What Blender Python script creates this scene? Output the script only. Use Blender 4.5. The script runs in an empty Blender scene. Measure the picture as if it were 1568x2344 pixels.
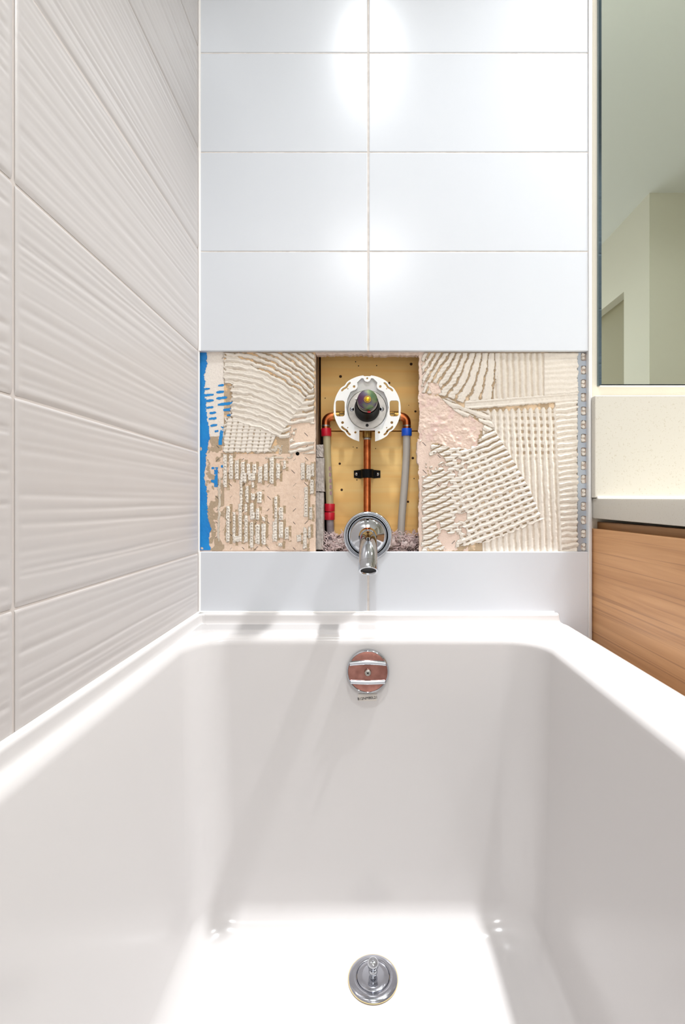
import bpy, bmesh, math, random
import numpy as np
from mathutils import Vector, Matrix
from mathutils.geometry import tessellate_polygon

# ------------------------------------------------------------------ camera, world, light
W, H = 1568, 2344
F = 1088.0                      # focal length in pixels
VX, VY = 834.0, 1150.0          # where the depth lines meet in the photograph
D = 0.95                        # camera to the face of the end-wall tiles
ZC = 0.815                      # camera height above the floor
ZCEIL = 2.40
sc = bpy.context.scene
C = sc.collection
cam_d = bpy.data.cameras.new('camera')
cam = bpy.data.objects.new('camera', cam_d)
C.objects.link(cam)
cam_d.sensor_fit = 'HORIZONTAL'
cam_d.sensor_width = 36.0
cam_d.lens = 36.0 * F / W
cam_d.shift_x = -(VX - W / 2) / W
cam_d.shift_y = (VY - H / 2) / W
cam_d.clip_start = 0.02
cam.location = (0, -D, ZC)
cam.rotation_euler = (math.pi / 2, 0, 0)
sc.camera = cam

world = bpy.data.worlds.new('world')
sc.world = world
world.use_nodes = True
world.node_tree.nodes['Background'].inputs[0].default_value = (1.0, 0.99, 0.98, 1)
world.node_tree.nodes['Background'].inputs[1].default_value = 1.3

LAMPS = [  # x, y, watts, beam spread in degrees, lens radius, tint
    (0.013, -0.70, 4.5, 122, 0.045, (0.93, 0.97, 1.0)),
    (0.72, -0.075, 16.5, 102, 0.036, (0.97, 0.985, 1.0)),
    (1.26, -0.50, 4.0, 160, 0.10, (0.97, 0.985, 1.0)),  # added fill lamp, placed outside the mirror and tile reflections
    (0.03, -2.13, 8.0, 160, 0.24, (0.97, 0.985, 1.0)),
]
sc.view_settings.view_transform = 'Standard'
sc.view_settings.look = 'None'
sc.view_settings.gamma = 1.0
sc.view_settings.use_curve_mapping = False
sc.view_settings.exposure = 0.48
sc.cycles.max_bounces = 10
sc.cycles.diffuse_bounces = 5
sc.cycles.glossy_bounces = 6
sc.cycles.sample_clamp_indirect = 6.0
sc.cycles.caustics_reflective = False
sc.cycles.caustics_refractive = False

# ------------------------------------------------------------------ helpers
rng = random.Random(5)
ORG = {}


def lin(c):
    return tuple(((v / 255) / 12.92 if v / 255 <= 0.04045 else ((v / 255 + 0.055) / 1.055) ** 2.4) for v in c)


def mat(name, rgb, rough=0.5, metal=0.0, spec=0.5, noise=None, bump=None, coat=0.0, sss=0.0, trans=0.0):
    m = bpy.data.materials.new(name)
    m.use_nodes = True
    nt = m.node_tree
    b = nt.nodes['Principled BSDF']
    col = lin(rgb) + (1,)
    b.inputs['Base Color'].default_value = col
    b.inputs['Roughness'].default_value = rough
    b.inputs['Metallic'].default_value = metal
    b.inputs['Specular IOR Level'].default_value = spec
    b.inputs['Coat Weight'].default_value = coat
    b.inputs['Coat Roughness'].default_value = 0.05
    if sss:
        b.inputs['Subsurface Weight'].default_value = sss
        b.inputs['Subsurface Radius'].default_value = (0.004, 0.003, 0.002)
    if trans:
        b.inputs['Transmission Weight'].default_value = trans
    tc = nt.nodes.new('ShaderNodeTexCoord')
    if noise:
        scale, rgb2, lo, hi = noise
        n = nt.nodes.new('ShaderNodeTexNoise')
        n.inputs['Scale'].default_value = scale
        n.inputs['Detail'].default_value = 6
        r = nt.nodes.new('ShaderNodeValToRGB')
        r.color_ramp.elements[0].position = lo
        r.color_ramp.elements[1].position = hi
        r.color_ramp.elements[0].color = lin(rgb2) + (1,)
        r.color_ramp.elements[1].color = col
        nt.links.new(tc.outputs['Object'], n.inputs['Vector'])
        nt.links.new(n.outputs['Fac'], r.inputs['Fac'])
        nt.links.new(r.outputs['Color'], b.inputs['Base Color'])
    if bump:
        scale, dist = bump
        n2 = nt.nodes.new('ShaderNodeTexNoise')
        n2.inputs['Scale'].default_value = scale
        n2.inputs['Detail'].default_value = 5
        bp = nt.nodes.new('ShaderNodeBump')
        bp.inputs['Strength'].default_value = 1.0
        bp.inputs['Distance'].default_value = dist
        nt.links.new(tc.outputs['Object'], n2.inputs['Vector'])
        nt.links.new(n2.outputs['Fac'], bp.inputs['Height'])
        nt.links.new(bp.outputs['Normal'], b.inputs['Normal'])
    return m


def wood_mat(name, axis, light, mid, dark, scale=1.0, rough=0.45, contrast=(0.3, 0.7), streak=0.5):
    """long grain running along one object axis"""
    m = bpy.data.materials.new(name)
    m.use_nodes = True
    nt = m.node_tree
    b = nt.nodes['Principled BSDF']
    b.inputs['Roughness'].default_value = rough
    tc = nt.nodes.new('ShaderNodeTexCoord')
    mp = nt.nodes.new('ShaderNodeMapping')
    s = [60 * scale] * 3
    s[axis] = 2.6 * scale
    mp.inputs['Scale'].default_value = s
    n = nt.nodes.new('ShaderNodeTexNoise')
    n.inputs['Scale'].default_value = 1.0
    n.inputs['Detail'].default_value = 5
    n.inputs['Distortion'].default_value = 0.6
    r = nt.nodes.new('ShaderNodeValToRGB')
    e = r.color_ramp.elements
    e[0].position, e[1].position = contrast
    e[0].color = lin(mid) + (1,)
    e[1].color = lin(light) + (1,)
    nt.links.new(tc.outputs['Object'], mp.inputs['Vector'])
    nt.links.new(mp.outputs['Vector'], n.inputs['Vector'])
    nt.links.new(n.outputs['Fac'], r.inputs['Fac'])
    mp2 = nt.nodes.new('ShaderNodeMapping')
    s2 = [190 * scale] * 3
    s2[axis] = 1.3 * scale
    mp2.inputs['Scale'].default_value = s2
    n2 = nt.nodes.new('ShaderNodeTexNoise')
    n2.inputs['Scale'].default_value = 0.8
    n2.inputs['Detail'].default_value = 3
    n2.inputs['Distortion'].default_value = 0.4
    r2 = nt.nodes.new('ShaderNodeValToRGB')
    e = r2.color_ramp.elements
    e[0].position, e[1].position = 0.57, 0.66
    e[0].color, e[1].color = (0, 0, 0, 1), (streak, streak, streak, 1)
    mx = nt.nodes.new('ShaderNodeMix')
    mx.data_type = 'RGBA'
    mx.inputs['B'].default_value = lin(dark) + (1,)
    nt.links.new(tc.outputs['Object'], mp2.inputs['Vector'])
    nt.links.new(mp2.outputs['Vector'], n2.inputs['Vector'])
    nt.links.new(n2.outputs['Fac'], r2.inputs['Fac'])
    nt.links.new(r2.outputs['Color'], mx.inputs['Factor'])
    nt.links.new(r.outputs['Color'], mx.inputs['A'])
    nt.links.new(mx.outputs['Result'], b.inputs['Base Color'])
    bp = nt.nodes.new('ShaderNodeBump')
    bp.inputs['Distance'].default_value = 0.0003
    nt.links.new(n.outputs['Fac'], bp.inputs['Height'])
    nt.links.new(bp.outputs['Normal'], b.inputs['Normal'])
    return m


def attr_mat(name, rough=0.8, bump=None):
    m = mat(name, (200, 200, 200), rough, spec=0.3, bump=bump)
    nt = m.node_tree
    a = nt.nodes.new('ShaderNodeAttribute')
    a.attribute_name = 'tint'
    nt.links.new(a.outputs['Color'], nt.nodes['Principled BSDF'].inputs['Base Color'])
    return m


def obj(name, verts, faces, m, parent=None, smooth=False, angle=40, origin=None):
    """link one mesh object; verts are in world space"""
    vs = np.array([tuple(v) for v in verts], dtype=float)
    if parent is not None:
        o0 = np.array(ORG[parent.name])
    else:
        lo, hi = vs.min(0), vs.max(0)
        o0 = np.array([(lo[0] + hi[0]) / 2, (lo[1] + hi[1]) / 2, lo[2]]) if origin is None else np.array(origin)
    me = bpy.data.meshes.new(name)
    me.from_pydata([tuple(v) for v in (vs - o0)], [], [tuple(f) for f in faces])
    me.materials.append(m)
    bm = bmesh.new()
    bm.from_mesh(me)
    bmesh.ops.recalc_face_normals(bm, faces=bm.faces)
    bm.to_mesh(me)
    bm.free()
    if smooth:
        me.polygons.foreach_set('use_smooth', [True] * len(me.polygons))
        me.set_sharp_from_angle(angle=math.radians(angle))
    o = bpy.data.objects.new(name, me)
    C.objects.link(o)
    if parent is not None:
        o.parent = parent
    else:
        o.location = o0
    ORG[o.name] = tuple(o0)
    return o


def bmobj(name, bm, m, parent=None, smooth=False, angle=40):
    bm.verts.index_update()
    vs = [v.co.copy() for v in bm.verts]
    fs = [[v.index for v in f.verts] for f in bm.faces]
    bm.free()
    return obj(name, vs, fs, m, parent, smooth, angle)


def thing(name, label, cat, loc, group=None):
    o = bpy.data.objects.new(name, None)
    o.empty_display_size = 0.03
    C.objects.link(o)
    o.location = loc
    ORG[o.name] = tuple(loc)
    return tag(o, label, cat, group)


def tag(o, label, cat, group=None):
    o['label'] = label
    o['category'] = cat
    if group:
        o['group'] = group
    return o


def structure(o, label=None):
    o['kind'] = 'structure'
    if label:
        o['label'] = label
    return o


def bx(bm, x0, x1, y0, y1, z0, z1, bevel=0.0, seg=1):
    r = bmesh.ops.create_cube(bm, size=1.0)
    vs = r['verts']
    for v in vs:
        v.co = Vector((x0 + (v.co.x + 0.5) * (x1 - x0), y0 + (v.co.y + 0.5) * (y1 - y0), z0 + (v.co.z + 0.5) * (z1 - z0)))
    if bevel:
        es = list({e for v in vs for e in v.link_edges})
        bmesh.ops.bevel(bm, geom=es, offset=bevel, segments=seg, affect='EDGES', profile=0.5)
    return bm


def box(name, x0, x1, y0, y1, z0, z1, m, parent=None, bevel=0.0, seg=1):
    bm = bmesh.new()
    bx(bm, x0, x1, y0, y1, z0, z1, bevel, seg)
    return bmobj(name, bm, m, parent, smooth=bevel > 0 and seg > 1, angle=12)


def tube_geo(path, radii, seg=20, cap=True):
    pts = [Vector(p) for p in path]
    if not hasattr(radii, '__len__'):
        radii = [radii] * len(pts)
    vs, fs = [], []
    up = Vector((1, 0.013, 0.02)).normalized()
    for i, p in enumerate(pts):
        t = (pts[min(i + 1, len(pts) - 1)] - pts[max(i - 1, 0)]).normalized()
        if abs(t.dot(up)) > 0.95:
            up = Vector((0, 0.3, 1)).normalized()
        n = (up - t * up.dot(t)).normalized()
        up = n
        b = t.cross(n)
        for k in range(seg):
            a = 2 * math.pi * k / seg
            vs.append(p + (n * math.cos(a) + b * math.sin(a)) * radii[i])
    for i in range(len(pts) - 1):
        for k in range(seg):
            k2 = (k + 1) % seg
            fs.append((i * seg + k, i * seg + k2, (i + 1) * seg + k2, (i + 1) * seg + k))
    if cap:
        fs.append(tuple(range(seg))[::-1])
        fs.append(tuple((len(pts) - 1) * seg + k for k in range(seg)))
    return vs, fs


def tube(name, path, radii, m, parent=None, seg=20, cap=True):
    vs, fs = tube_geo(path, radii, seg, cap)
    return obj(name, vs, fs, m, parent, smooth=True)


def lathe_geo(profile, frame, seg=48):
    """profile of (radius, height); frame maps height to +Z"""
    vs, fs, rings = [], [], []
    for r, h in profile:
        if r < 1e-7:
            rings.append([len(vs)])
            vs.append(frame @ Vector((0, 0, h)))
        else:
            ring = []
            for k in range(seg):
                a = 2 * math.pi * k / seg
                ring.append(len(vs))
                vs.append(frame @ Vector((r * math.cos(a), r * math.sin(a), h)))
            rings.append(ring)
    for a, b in zip(rings[:-1], rings[1:]):
        if len(a) == 1 and len(b) == 1:
            continue
        for k in range(seg):
            k2 = (k + 1) % seg
            if len(a) == 1:
                fs.append((a[0], b[k2], b[k]))
            elif len(b) == 1:
                fs.append((a[k], a[k2], b[0]))
            else:
                fs.append((a[k], a[k2], b[k2], b[k]))
    return vs, fs


def lathe(name, profile, frame, m, parent=None, seg=48, angle=35):
    vs, fs = lathe_geo(profile, frame, seg)
    return obj(name, vs, fs, m, parent, smooth=True, angle=angle)


def facing(x, y, z, pitch=0.0):
    """frame whose +Z looks at the camera side (-Y), pitched up by degrees"""
    return Matrix.Translation((x, y, z)) @ Matrix.Rotation(math.radians(90 - pitch), 4, 'X')


def plate_geo(outer, holes, y0, y1, back=True):
    """flat plate in the XZ plane between y0 (front) and y1"""
    loops = [list(outer)] + [list(h) for h in holes]
    flat = [p for l in loops for p in l]
    tris = tessellate_polygon([[Vector((p[0], p[1], 0)) for p in l] for l in loops])
    n = len(flat)
    vs = [(p[0], y0, p[1]) for p in flat] + [(p[0], y1, p[1]) for p in flat]
    fs = [tuple(t) for t in tris]
    if back:
        fs += [tuple(i + n for i in t)[::-1] for t in tris]
    s = 0
    for l in loops:
        k = len(l)
        for i in range(k):
            a, b = s + i, s + (i + 1) % k
            fs.append((a, b, b + n, a + n))
        s += k
    return vs, fs


def plate(name, outer, holes, y0, y1, m, parent=None, bevel=0.0):
    vs, fs = plate_geo(outer, holes, y0, y1)
    return obj(name, vs, fs, m, parent)


def rect(x0, x1, z0, z1):
    return [(x0, z0), (x1, z0), (x1, z1), (x0, z1)]


def circle(cx, cz, r, n=16):
    return [(cx + r * math.cos(2 * math.pi * k / n), cz + r * math.sin(2 * math.pi * k / n)) for k in range(n)]


def rrect(x0, x1, z0, z1, r, n=4):
    out = []
    for cx, cz, a0 in ((x1 - r, z1 - r, 0), (x0 + r, z1 - r, 90), (x0 + r, z0 + r, 180), (x1 - r, z0 + r, 270)):
        for k in range(n + 1):
            a = math.radians(a0 + 90 * k / n)
            out.append((cx + r * math.cos(a), cz + r * math.sin(a)))
    return out


def wx(px, d):
    return (px - VX) / F * d


def wz(py, d):
    return ZC + (VY - py) / F * d


# ------------------------------------------------------------------ materials
M = {}
M['tile'] = mat('glazed_white_tile', (208, 212, 218), 0.24, spec=0.5)
M['wave_tile'] = mat('satin_wave_tile', (188, 183, 181), 0.33, spec=0.45)
M['grout'] = mat('pale_grout', (224, 218, 213), 0.85, noise=(90, (210, 203, 197), 0.35, 0.6))
M['grout_warm'] = mat('warm_grey_grout', (196, 188, 183), 0.85)
M['caulk'] = mat('white_caulk', (236, 233, 230), 0.45)
M['acrylic'] = mat('white_acrylic', (204, 201, 200), 0.16, spec=0.5)
M['paint'] = mat('cream_wall_paint', (230, 225, 210), 0.6, bump=(220, 0.0003))
M['olive_paint'] = mat('beige_wall_paint', (218, 214, 200), 0.7)
M['door'] = mat('olive_door_paint', (150, 142, 114), 0.5)
M['ceiling'] = mat('ceiling_paint', (228, 229, 226), 0.8)
M['floor'] = mat('grey_floor_tile', (150, 145, 138), 0.5, noise=(6, (130, 126, 120), 0.3, 0.7))
M['quartz'] = mat('cream_quartz', (198, 194, 184), 0.3, noise=(330, (182, 175, 160), 0.30, 0.40))
M['chrome'] = mat('chrome', (190, 193, 198), 0.05, 1.0)
M['chrome_soft'] = mat('chrome_drain', (176, 178, 186), 0.12, 1.0)
M['brown_reflection'] = mat('brown_reflection_metal', (190, 138, 126), 0.2, 1.0, noise=(60, (150, 102, 92), 0.3, 0.7))  # brown reflection put into the colour of the chrome plate's face
M['steel'] = mat('dull_steel', (188, 184, 178), 0.38, 1.0, noise=(80, (160, 156, 150), 0.3, 0.7))
M['zinc'] = mat('zinc_strip', (176, 184, 194), 0.42, 0.6)
M['alu'] = mat('white_trim_metal', (222, 222, 222), 0.35, 0.2)
M['white_plastic'] = mat('white_plastic', (238, 238, 236), 0.4, sss=0.2)
M['black_plastic'] = mat('black_plastic', (9, 9, 10), 0.45, spec=0.04)
M['black_strap'] = mat('black_strap', (14, 14, 15), 0.5, spec=0.1)
M['copper'] = mat('copper', (200, 116, 70), 0.3, 1.0, noise=(70, (160, 82, 46), 0.3, 0.65))
M['brass'] = mat('brass', (166, 132, 74), 0.35, 1.0, noise=(90, (124, 94, 48), 0.3, 0.6))
M['yellow_zinc'] = mat('yellow_brass_screw', (226, 186, 40), 0.3, 0.9)
M['red'] = mat('red_ring_plastic', (196, 16, 44), 0.38)
M['red_tab'] = mat('red_tab', (220, 30, 50), 0.4)
M['blue'] = mat('blue_ring_plastic', (16, 84, 206), 0.38)
M['pex_hot'] = mat('yellowed_clear_pipe', (212, 198, 158), 0.35, trans=0.25, sss=0.2)
M['pex'] = mat('milky_clear_pipe', (204, 198, 190), 0.35, trans=0.25, sss=0.2)
M['pex_dirty'] = mat('dusty_pipe', (150, 140, 142), 0.5, noise=(80, (120, 105, 110), 0.3, 0.7))
M['gypsum_core'] = mat('grey_gypsum_core', (204, 196, 190), 0.95, noise=(160, (170, 162, 156), 0.3, 0.7), bump=(240, 0.002))
M['pink_gypsum'] = mat('pinkish_gypsum', (226, 206, 192), 0.95, noise=(120, (204, 182, 168), 0.3, 0.7), bump=(300, 0.0015))
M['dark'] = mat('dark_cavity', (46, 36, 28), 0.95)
M['opening'] = mat('dark_inside', (24, 24, 26), 0.6)
M['fluff'] = mat('pinkish_grey_insulation', (236, 222, 216), 0.95, noise=(60, (206, 180, 180), 0.35, 0.65))
M['fluff_dark'] = mat('dusty_mauve_insulation', (228, 206, 204), 0.95)
M['ink'] = mat('black_ink', (50, 48, 48), 0.6)
M['residue'] = mat('yellow_sealant_residue', (222, 188, 126), 0.7)
M['paper'] = mat('label_paper', (206, 200, 193), 0.6)
M['wood'] = wood_mat('vanity_wood', 1, (212, 162, 114), (186, 136, 90), (122, 80, 48), 1.0, 0.4, streak=0.42)
M['wood_rail'] = wood_mat('vanity_rail_wood', 1, (160, 118, 72), (136, 96, 56), (100, 66, 36), 1.2, 0.5)
M['pine'] = wood_mat('pine_board', 0, (255, 220, 148), (254, 198, 116), (206, 142, 76), 0.55, 0.7, (0.3, 0.75), 0.16)
M['stud'] = wood_mat('stud_wood', 2, (190, 160, 130), (160, 132, 106), (110, 86, 64), 1.0, 0.8)
M['knot'] = mat('nail_hole', (66, 40, 20), 0.9)
M['mirror'] = mat('mirror_silver', (230, 240, 233), 0.012, 1.0)
M['mirror_edge'] = mat('mirror_bevel_glass', (110, 130, 140), 0.02, 1.0)
M['board_face'] = attr_mat('plasterboard_paper', 0.95, bump=(500, 0.0006))
M['mortar'] = attr_mat('tile_mortar', 0.7, bump=(420, 0.0004))
M['membrane'] = mat('blue_waterproofing', (0, 136, 208), 0.5, noise=(40, (0, 122, 198), 0.3, 0.7), bump=(200, 0.0006))

# iridescent zinc plating of the front disc
m = mat('iridescent_zinc', (96, 120, 96), 0.32, 0.85)
nt = m.node_tree
tc = nt.nodes.new('ShaderNodeTexCoord')
nn = nt.nodes.new('ShaderNodeTexNoise')
nn.inputs['Scale'].default_value = 42
rp = nt.nodes.new('ShaderNodeValToRGB')
els = rp.color_ramp.elements
els[0].position, els[0].color = 0.34, lin((92, 58, 84)) + (1,)
els[1].position, els[1].color = 0.66, lin((58, 96, 70)) + (1,)
e = els.new(0.46)
e.color = lin((84, 78, 92)) + (1,)
e = els.new(0.55)
e.color = lin((98, 106, 74)) + (1,)
nt.links.new(tc.outputs['Object'], nn.inputs['Vector'])
nt.links.new(nn.outputs['Fac'], rp.inputs['Fac'])
nt.links.new(rp.outputs['Color'], nt.nodes['Principled BSDF'].inputs['Base Color'])
M['iridescent'] = m

# ------------------------------------------------------------------ room shell
XL = -0.331                     # face of the left wall tiles
Y_SUB = 0.012                   # face of the board behind the end-wall tiles
HX0, HX1 = XL - 0.002, 0.4475   # bay of missing tiles
HZ0, HZ1 = ZC - 0.0987, ZC + 0.303
XTRIM = 0.4480

floor = structure(box('floor', -0.6, 2.5, -3.1, 0.3, -0.05, 0.0, M['floor']))
ceiling = structure(box('ceiling', -0.6, 2.5, -3.1, 0.3, ZCEIL, ZCEIL + 0.05, M['ceiling']))

wall_back = structure(plate('wall_back', rect(-0.5, 2.5, 0.0, ZCEIL), [rect(HX0, HX1 + 0.006, HZ0 - 0.003, HZ1 + 0.003)], 0.0125, 0.0255, M['paint']))
grout_o = plate('grout', rect(XL - 0.01, 0.4535, ZC - 0.43, ZCEIL - 0.001), [rect(HX0 - 0.004, HX1 + 0.003, HZ0 - 0.001, HZ1 + 0.0005)], 0.0009, 0.0125, M['grout'], wall_back)

# end-wall tiles
JX = 0.0079
zr = [ZC + 0.3030 + 0.1985 * k for k in range(0, 9)]
rows = [(zr[k] + (0.001 if k else 0.0), min(zr[k + 1] - 0.001, ZCEIL - 0.001)) for k in range(0, 7)] + [(zr[7] + 0.001 if False else zr[7] + 0.001, ZCEIL - 0.001)]
rows = [r for r in rows if r[1] - r[0] > 0.01]
low = (ZC - 0.42, HZ0)
for (z0, z1) in [low] + rows:
    for x0, x1 in ((XL + 0.0025, JX - 0.0018), (JX + 0.0018, XTRIM - 0.0004)):
        box('tile', x0, x1, 0.0, 0.009, z0, z1, M['tile'], wall_back, bevel=0.0013, seg=2)

# strip of torn board above the cut-out
rag = []
for k in range(60):
    t = k / 59
    rag.append((wx(724 + t * (960 - 724), 0.962), wz(811.5 + rng.uniform(-1.3, 1.6) + (1.5 if t > .55 else 0), 0.962)))
plate('torn_board_edge', rag + [(wx(962, .962), HZ1 + 0.002), (wx(720, .962), HZ1 + 0.002)], [], 0.0125, 0.0255, M['pink_gypsum'], wall_back)

wall_left = structure(box('wall_left', -0.45, XL - 0.0016, -3.1, 0.3, 0.0, ZCEIL, M['grout_warm']))


def wave_tile(y0, y1, z0, z1, seed):
    """tile with long shallow wavy ridges running along the wall"""
    r = np.random.RandomState(seed)
    ys = np.concatenate([np.linspace(y0, y0 + .012, 6)[:-1], np.linspace(y0 + .012, y1 - .012, 14), np.linspace(y1 - .012, y1, 6)[1:]])
    zs = np.concatenate([np.linspace(z0, z0 + .006, 6)[:-1], np.linspace(z0 + .006, z1 - .004, 128), np.linspace(z1 - .004, z1, 5)[1:]])
    ny, nz = len(ys), len(zs)
    Y, Z = np.meshgrid(ys, zs)
    u = (Y - y0) / 0.5
    v = Z - z0
    hgt = np.zeros_like(Y)
    p = -.01
    while p < .22:               # long furrows of uneven depth and spacing
        w = r.uniform(.0014, .0034)
        dep = r.uniform(.25, 1.0) * .0009
        a1, a2 = r.uniform(.0006, .0018), r.uniform(.0003, .0010)
        line = p + a1 * np.sin(2 * np.pi * (u * r.uniform(.4, 1.0) + r.rand())) + a2 * np.sin(2 * np.pi * (u * r.uniform(1.2, 2.4) + r.rand()))
        amp = 0.65 + 0.35 * np.sin(2 * np.pi * (u * r.uniform(.3, 1.1) + r.rand()))
        t = (v - line) / w
        hgt -= dep * amp * np.exp(-np.where(t > 0, t * .55, t) ** 2)
        p += r.uniform(.0045, .0155)
    ey = np.minimum(Y - y0, y1 - Y)
    f = np.clip(ey / 0.010, 0, 1)
    f = f * f * (3 - 2 * f)
    lo_, hi_ = np.clip(1 - (Z - z0) / .006, 0, 1), np.clip(1 - (z1 - Z) / .003, 0, 1)
    X = XL + hgt * f - 0.0011 * lo_ ** 1.5 - 0.0011 * hi_ ** 2 - 0.0007 * np.clip(1 - ey / .002, 0, 1) ** 2
    vs = np.stack([X.ravel(), Y.ravel(), Z.ravel()], 1)
    idx = np.arange(ny * nz).reshape(nz, ny)
    fs = np.stack([idx[:-1, :-1].ravel(), idx[:-1, 1:].ravel(), idx[1:, 1:].ravel(), idx[1:, :-1].ravel()], 1).tolist()
    n = len(vs)
    # sides back to the wall
    per = list(idx[0, :]) + list(idx[1:, -1]) + list(idx[-1, -2::-1]) + list(idx[-2:0:-1, 0])
    back = [(XL - 0.006, vs[i][1], vs[i][2]) for i in per]
    vs = np.vstack([vs, np.array(back)])
    k = len(per)
    for i in range(k):
        fs.append([int(per[i]), int(per[(i + 1) % k]), n + (i + 1) % k, n + i])
    return obj('tile', vs, fs, M['wave_tile'], wall_left, smooth=True, angle=60)


zl = [ZC - 0.1015 + 0.2020 * k for k in range(9)]
lrows = [(ZC - 0.2225, zl[0] - 0.0012)] + [(zl[k] + 0.0012, min(zl[k + 1] - 0.0012, ZCEIL - 0.001)) for k in range(8)]
seed = 3
for ci, (ya, yb) in enumerate(((-0.4985, -0.0025), (-1.0, -0.5025), (-1.5, -1.004))):
    for z0, z1 in lrows:
        if z1 - z0 > 0.01:
            seed += 1
            wave_tile(ya, yb, z0, z1, seed)
# caulk in the corner of the two walls
tube('corner_caulk', [(XL + 0.001, 0.001, HZ1), (XL + 0.001, 0.001, ZCEIL)], 0.0032, M['caulk'], wall_back, seg=10)
tube('corner_caulk', [(XL + 0.001, 0.001, ZC - 0.222), (XL + 0.001, 0.001, HZ0)], 0.0032, M['caulk'], wall_back, seg=10)
tube('corner_caulk', [(XL - 0.0005, 0.001, HZ0), (XL - 0.0005, 0.001, HZ1)], 0.0022, M['caulk'], wall_back, seg=10)

# rest of the room, seen in the mirror
structure(box('wall_right', 2.40, 2.5, -1.5, 0.3, 0.0, ZCEIL, M['olive_paint']))
structure(box('wall_front', 1.46, 2.5, -1.60, -1.48, 0.0, ZCEIL, M['olive_paint']))
wall_side = bmesh.new()
bx(wall_side, 1.46, 1.56, -1.72, -1.60, 0, ZCEIL)
bx(wall_side, 1.46, 1.56, -2.52, -1.72, 2.0, ZCEIL)
bx(wall_side, 1.46, 1.56, -3.1, -2.52, 0, ZCEIL)
structure(bmobj('wall_passage', wall_side, M['olive_paint']))
door = structure(box('door_1', 1.515, 1.55, -2.52, -1.72, 0.0, 2.0, M['door']))
lathe('door_handle', [(0, 0), (.012, 0), (.012, .03), (.028, .04), (.028, .058), (0, .062)], Matrix.Translation((1.515, -1.80, 0.98)) @ Matrix.Rotation(-math.pi / 2, 4, 'Y'), M['steel'], door, 24)

# ------------------------------------------------------------------ tile edge trim with its perforated leg
trim = structure(box('trim_1', XTRIM, XTRIM + 0.0052, -0.0012, 0.0125, ZC - 0.43, ZCEIL, M['alu'], bevel=0.0008, seg=2), 'pale metal edge strip beside the end-wall tiles')
structure(box('trim_2', XTRIM + 0.0056, XTRIM + 0.0092, 0.004, 0.0125, ZC - 0.43, ZCEIL, M['caulk'], bevel=0.0008, seg=2), 'line of white caulk beside the metal edge strip')
hs = []
yy = 816
while yy < 1258:
    hs.append(yy)
    yy += 31.2
lx0, lx1 = wx(1322, .960), wx(1345.5, .960)
hol = [rrect(wx(1329.5, .960), wx(1342, .960), max(wz(y + 10, .960), HZ0 + .001), min(wz(y - 10, .960), HZ1 - .001), 0.003) for y in hs]
plate('perforated_leg', rect(lx0, lx1, HZ0 + 0.0005, HZ1 - 0.0005), hol, 0.0098, 0.0108, M['zinc'], trim)

# ------------------------------------------------------------------ exposed plasterboard, membrane and ridged mortar


def vnoise(X, Y, scale, seed):
    r = np.random.RandomState(seed)
    g = r.rand(160, 160) * 2 - 1
    x, y = X / scale + 7.3, Y / scale + 5.1
    xi, yi = np.floor(x).astype(int), np.floor(y).astype(int)
    fx, fy = x - xi, y - yi
    fx, fy = fx * fx * (3 - 2 * fx), fy * fy * (3 - 2 * fy)
    xi, yi = xi % 159, yi % 159
    return (g[yi, xi] * (1 - fx) + g[yi, xi + 1] * fx) * (1 - fy) + (g[yi + 1, xi] * (1 - fx) + g[yi + 1, xi + 1] * fx) * fy


def fbm(X, Y, scale, seed):
    return (vnoise(X, Y, scale, seed) + .5 * vnoise(X, Y, scale / 2, seed + 1) + .25 * vnoise(X, Y, scale / 4, seed + 2)) / 1.4


def inpoly(X, Y, poly):
    ins = np.zeros(X.shape, bool)
    n = len(poly)
    for i in range(n):
        x1, y1 = poly[i]
        x2, y2 = poly[(i + 1) % n]
        if y1 == y2:
            continue
        c = ((y1 > Y) != (y2 > Y)) & (X < (x2 - x1) * (Y - y1) / (y2 - y1) + x1)
        ins ^= c
    return ins


def crest(ph, w=1.0, p=0.75):
    t = np.abs((ph % 1.0) - 0.5) * 2
    return np.clip(1 - t / w, 0, 1) ** p


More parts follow.
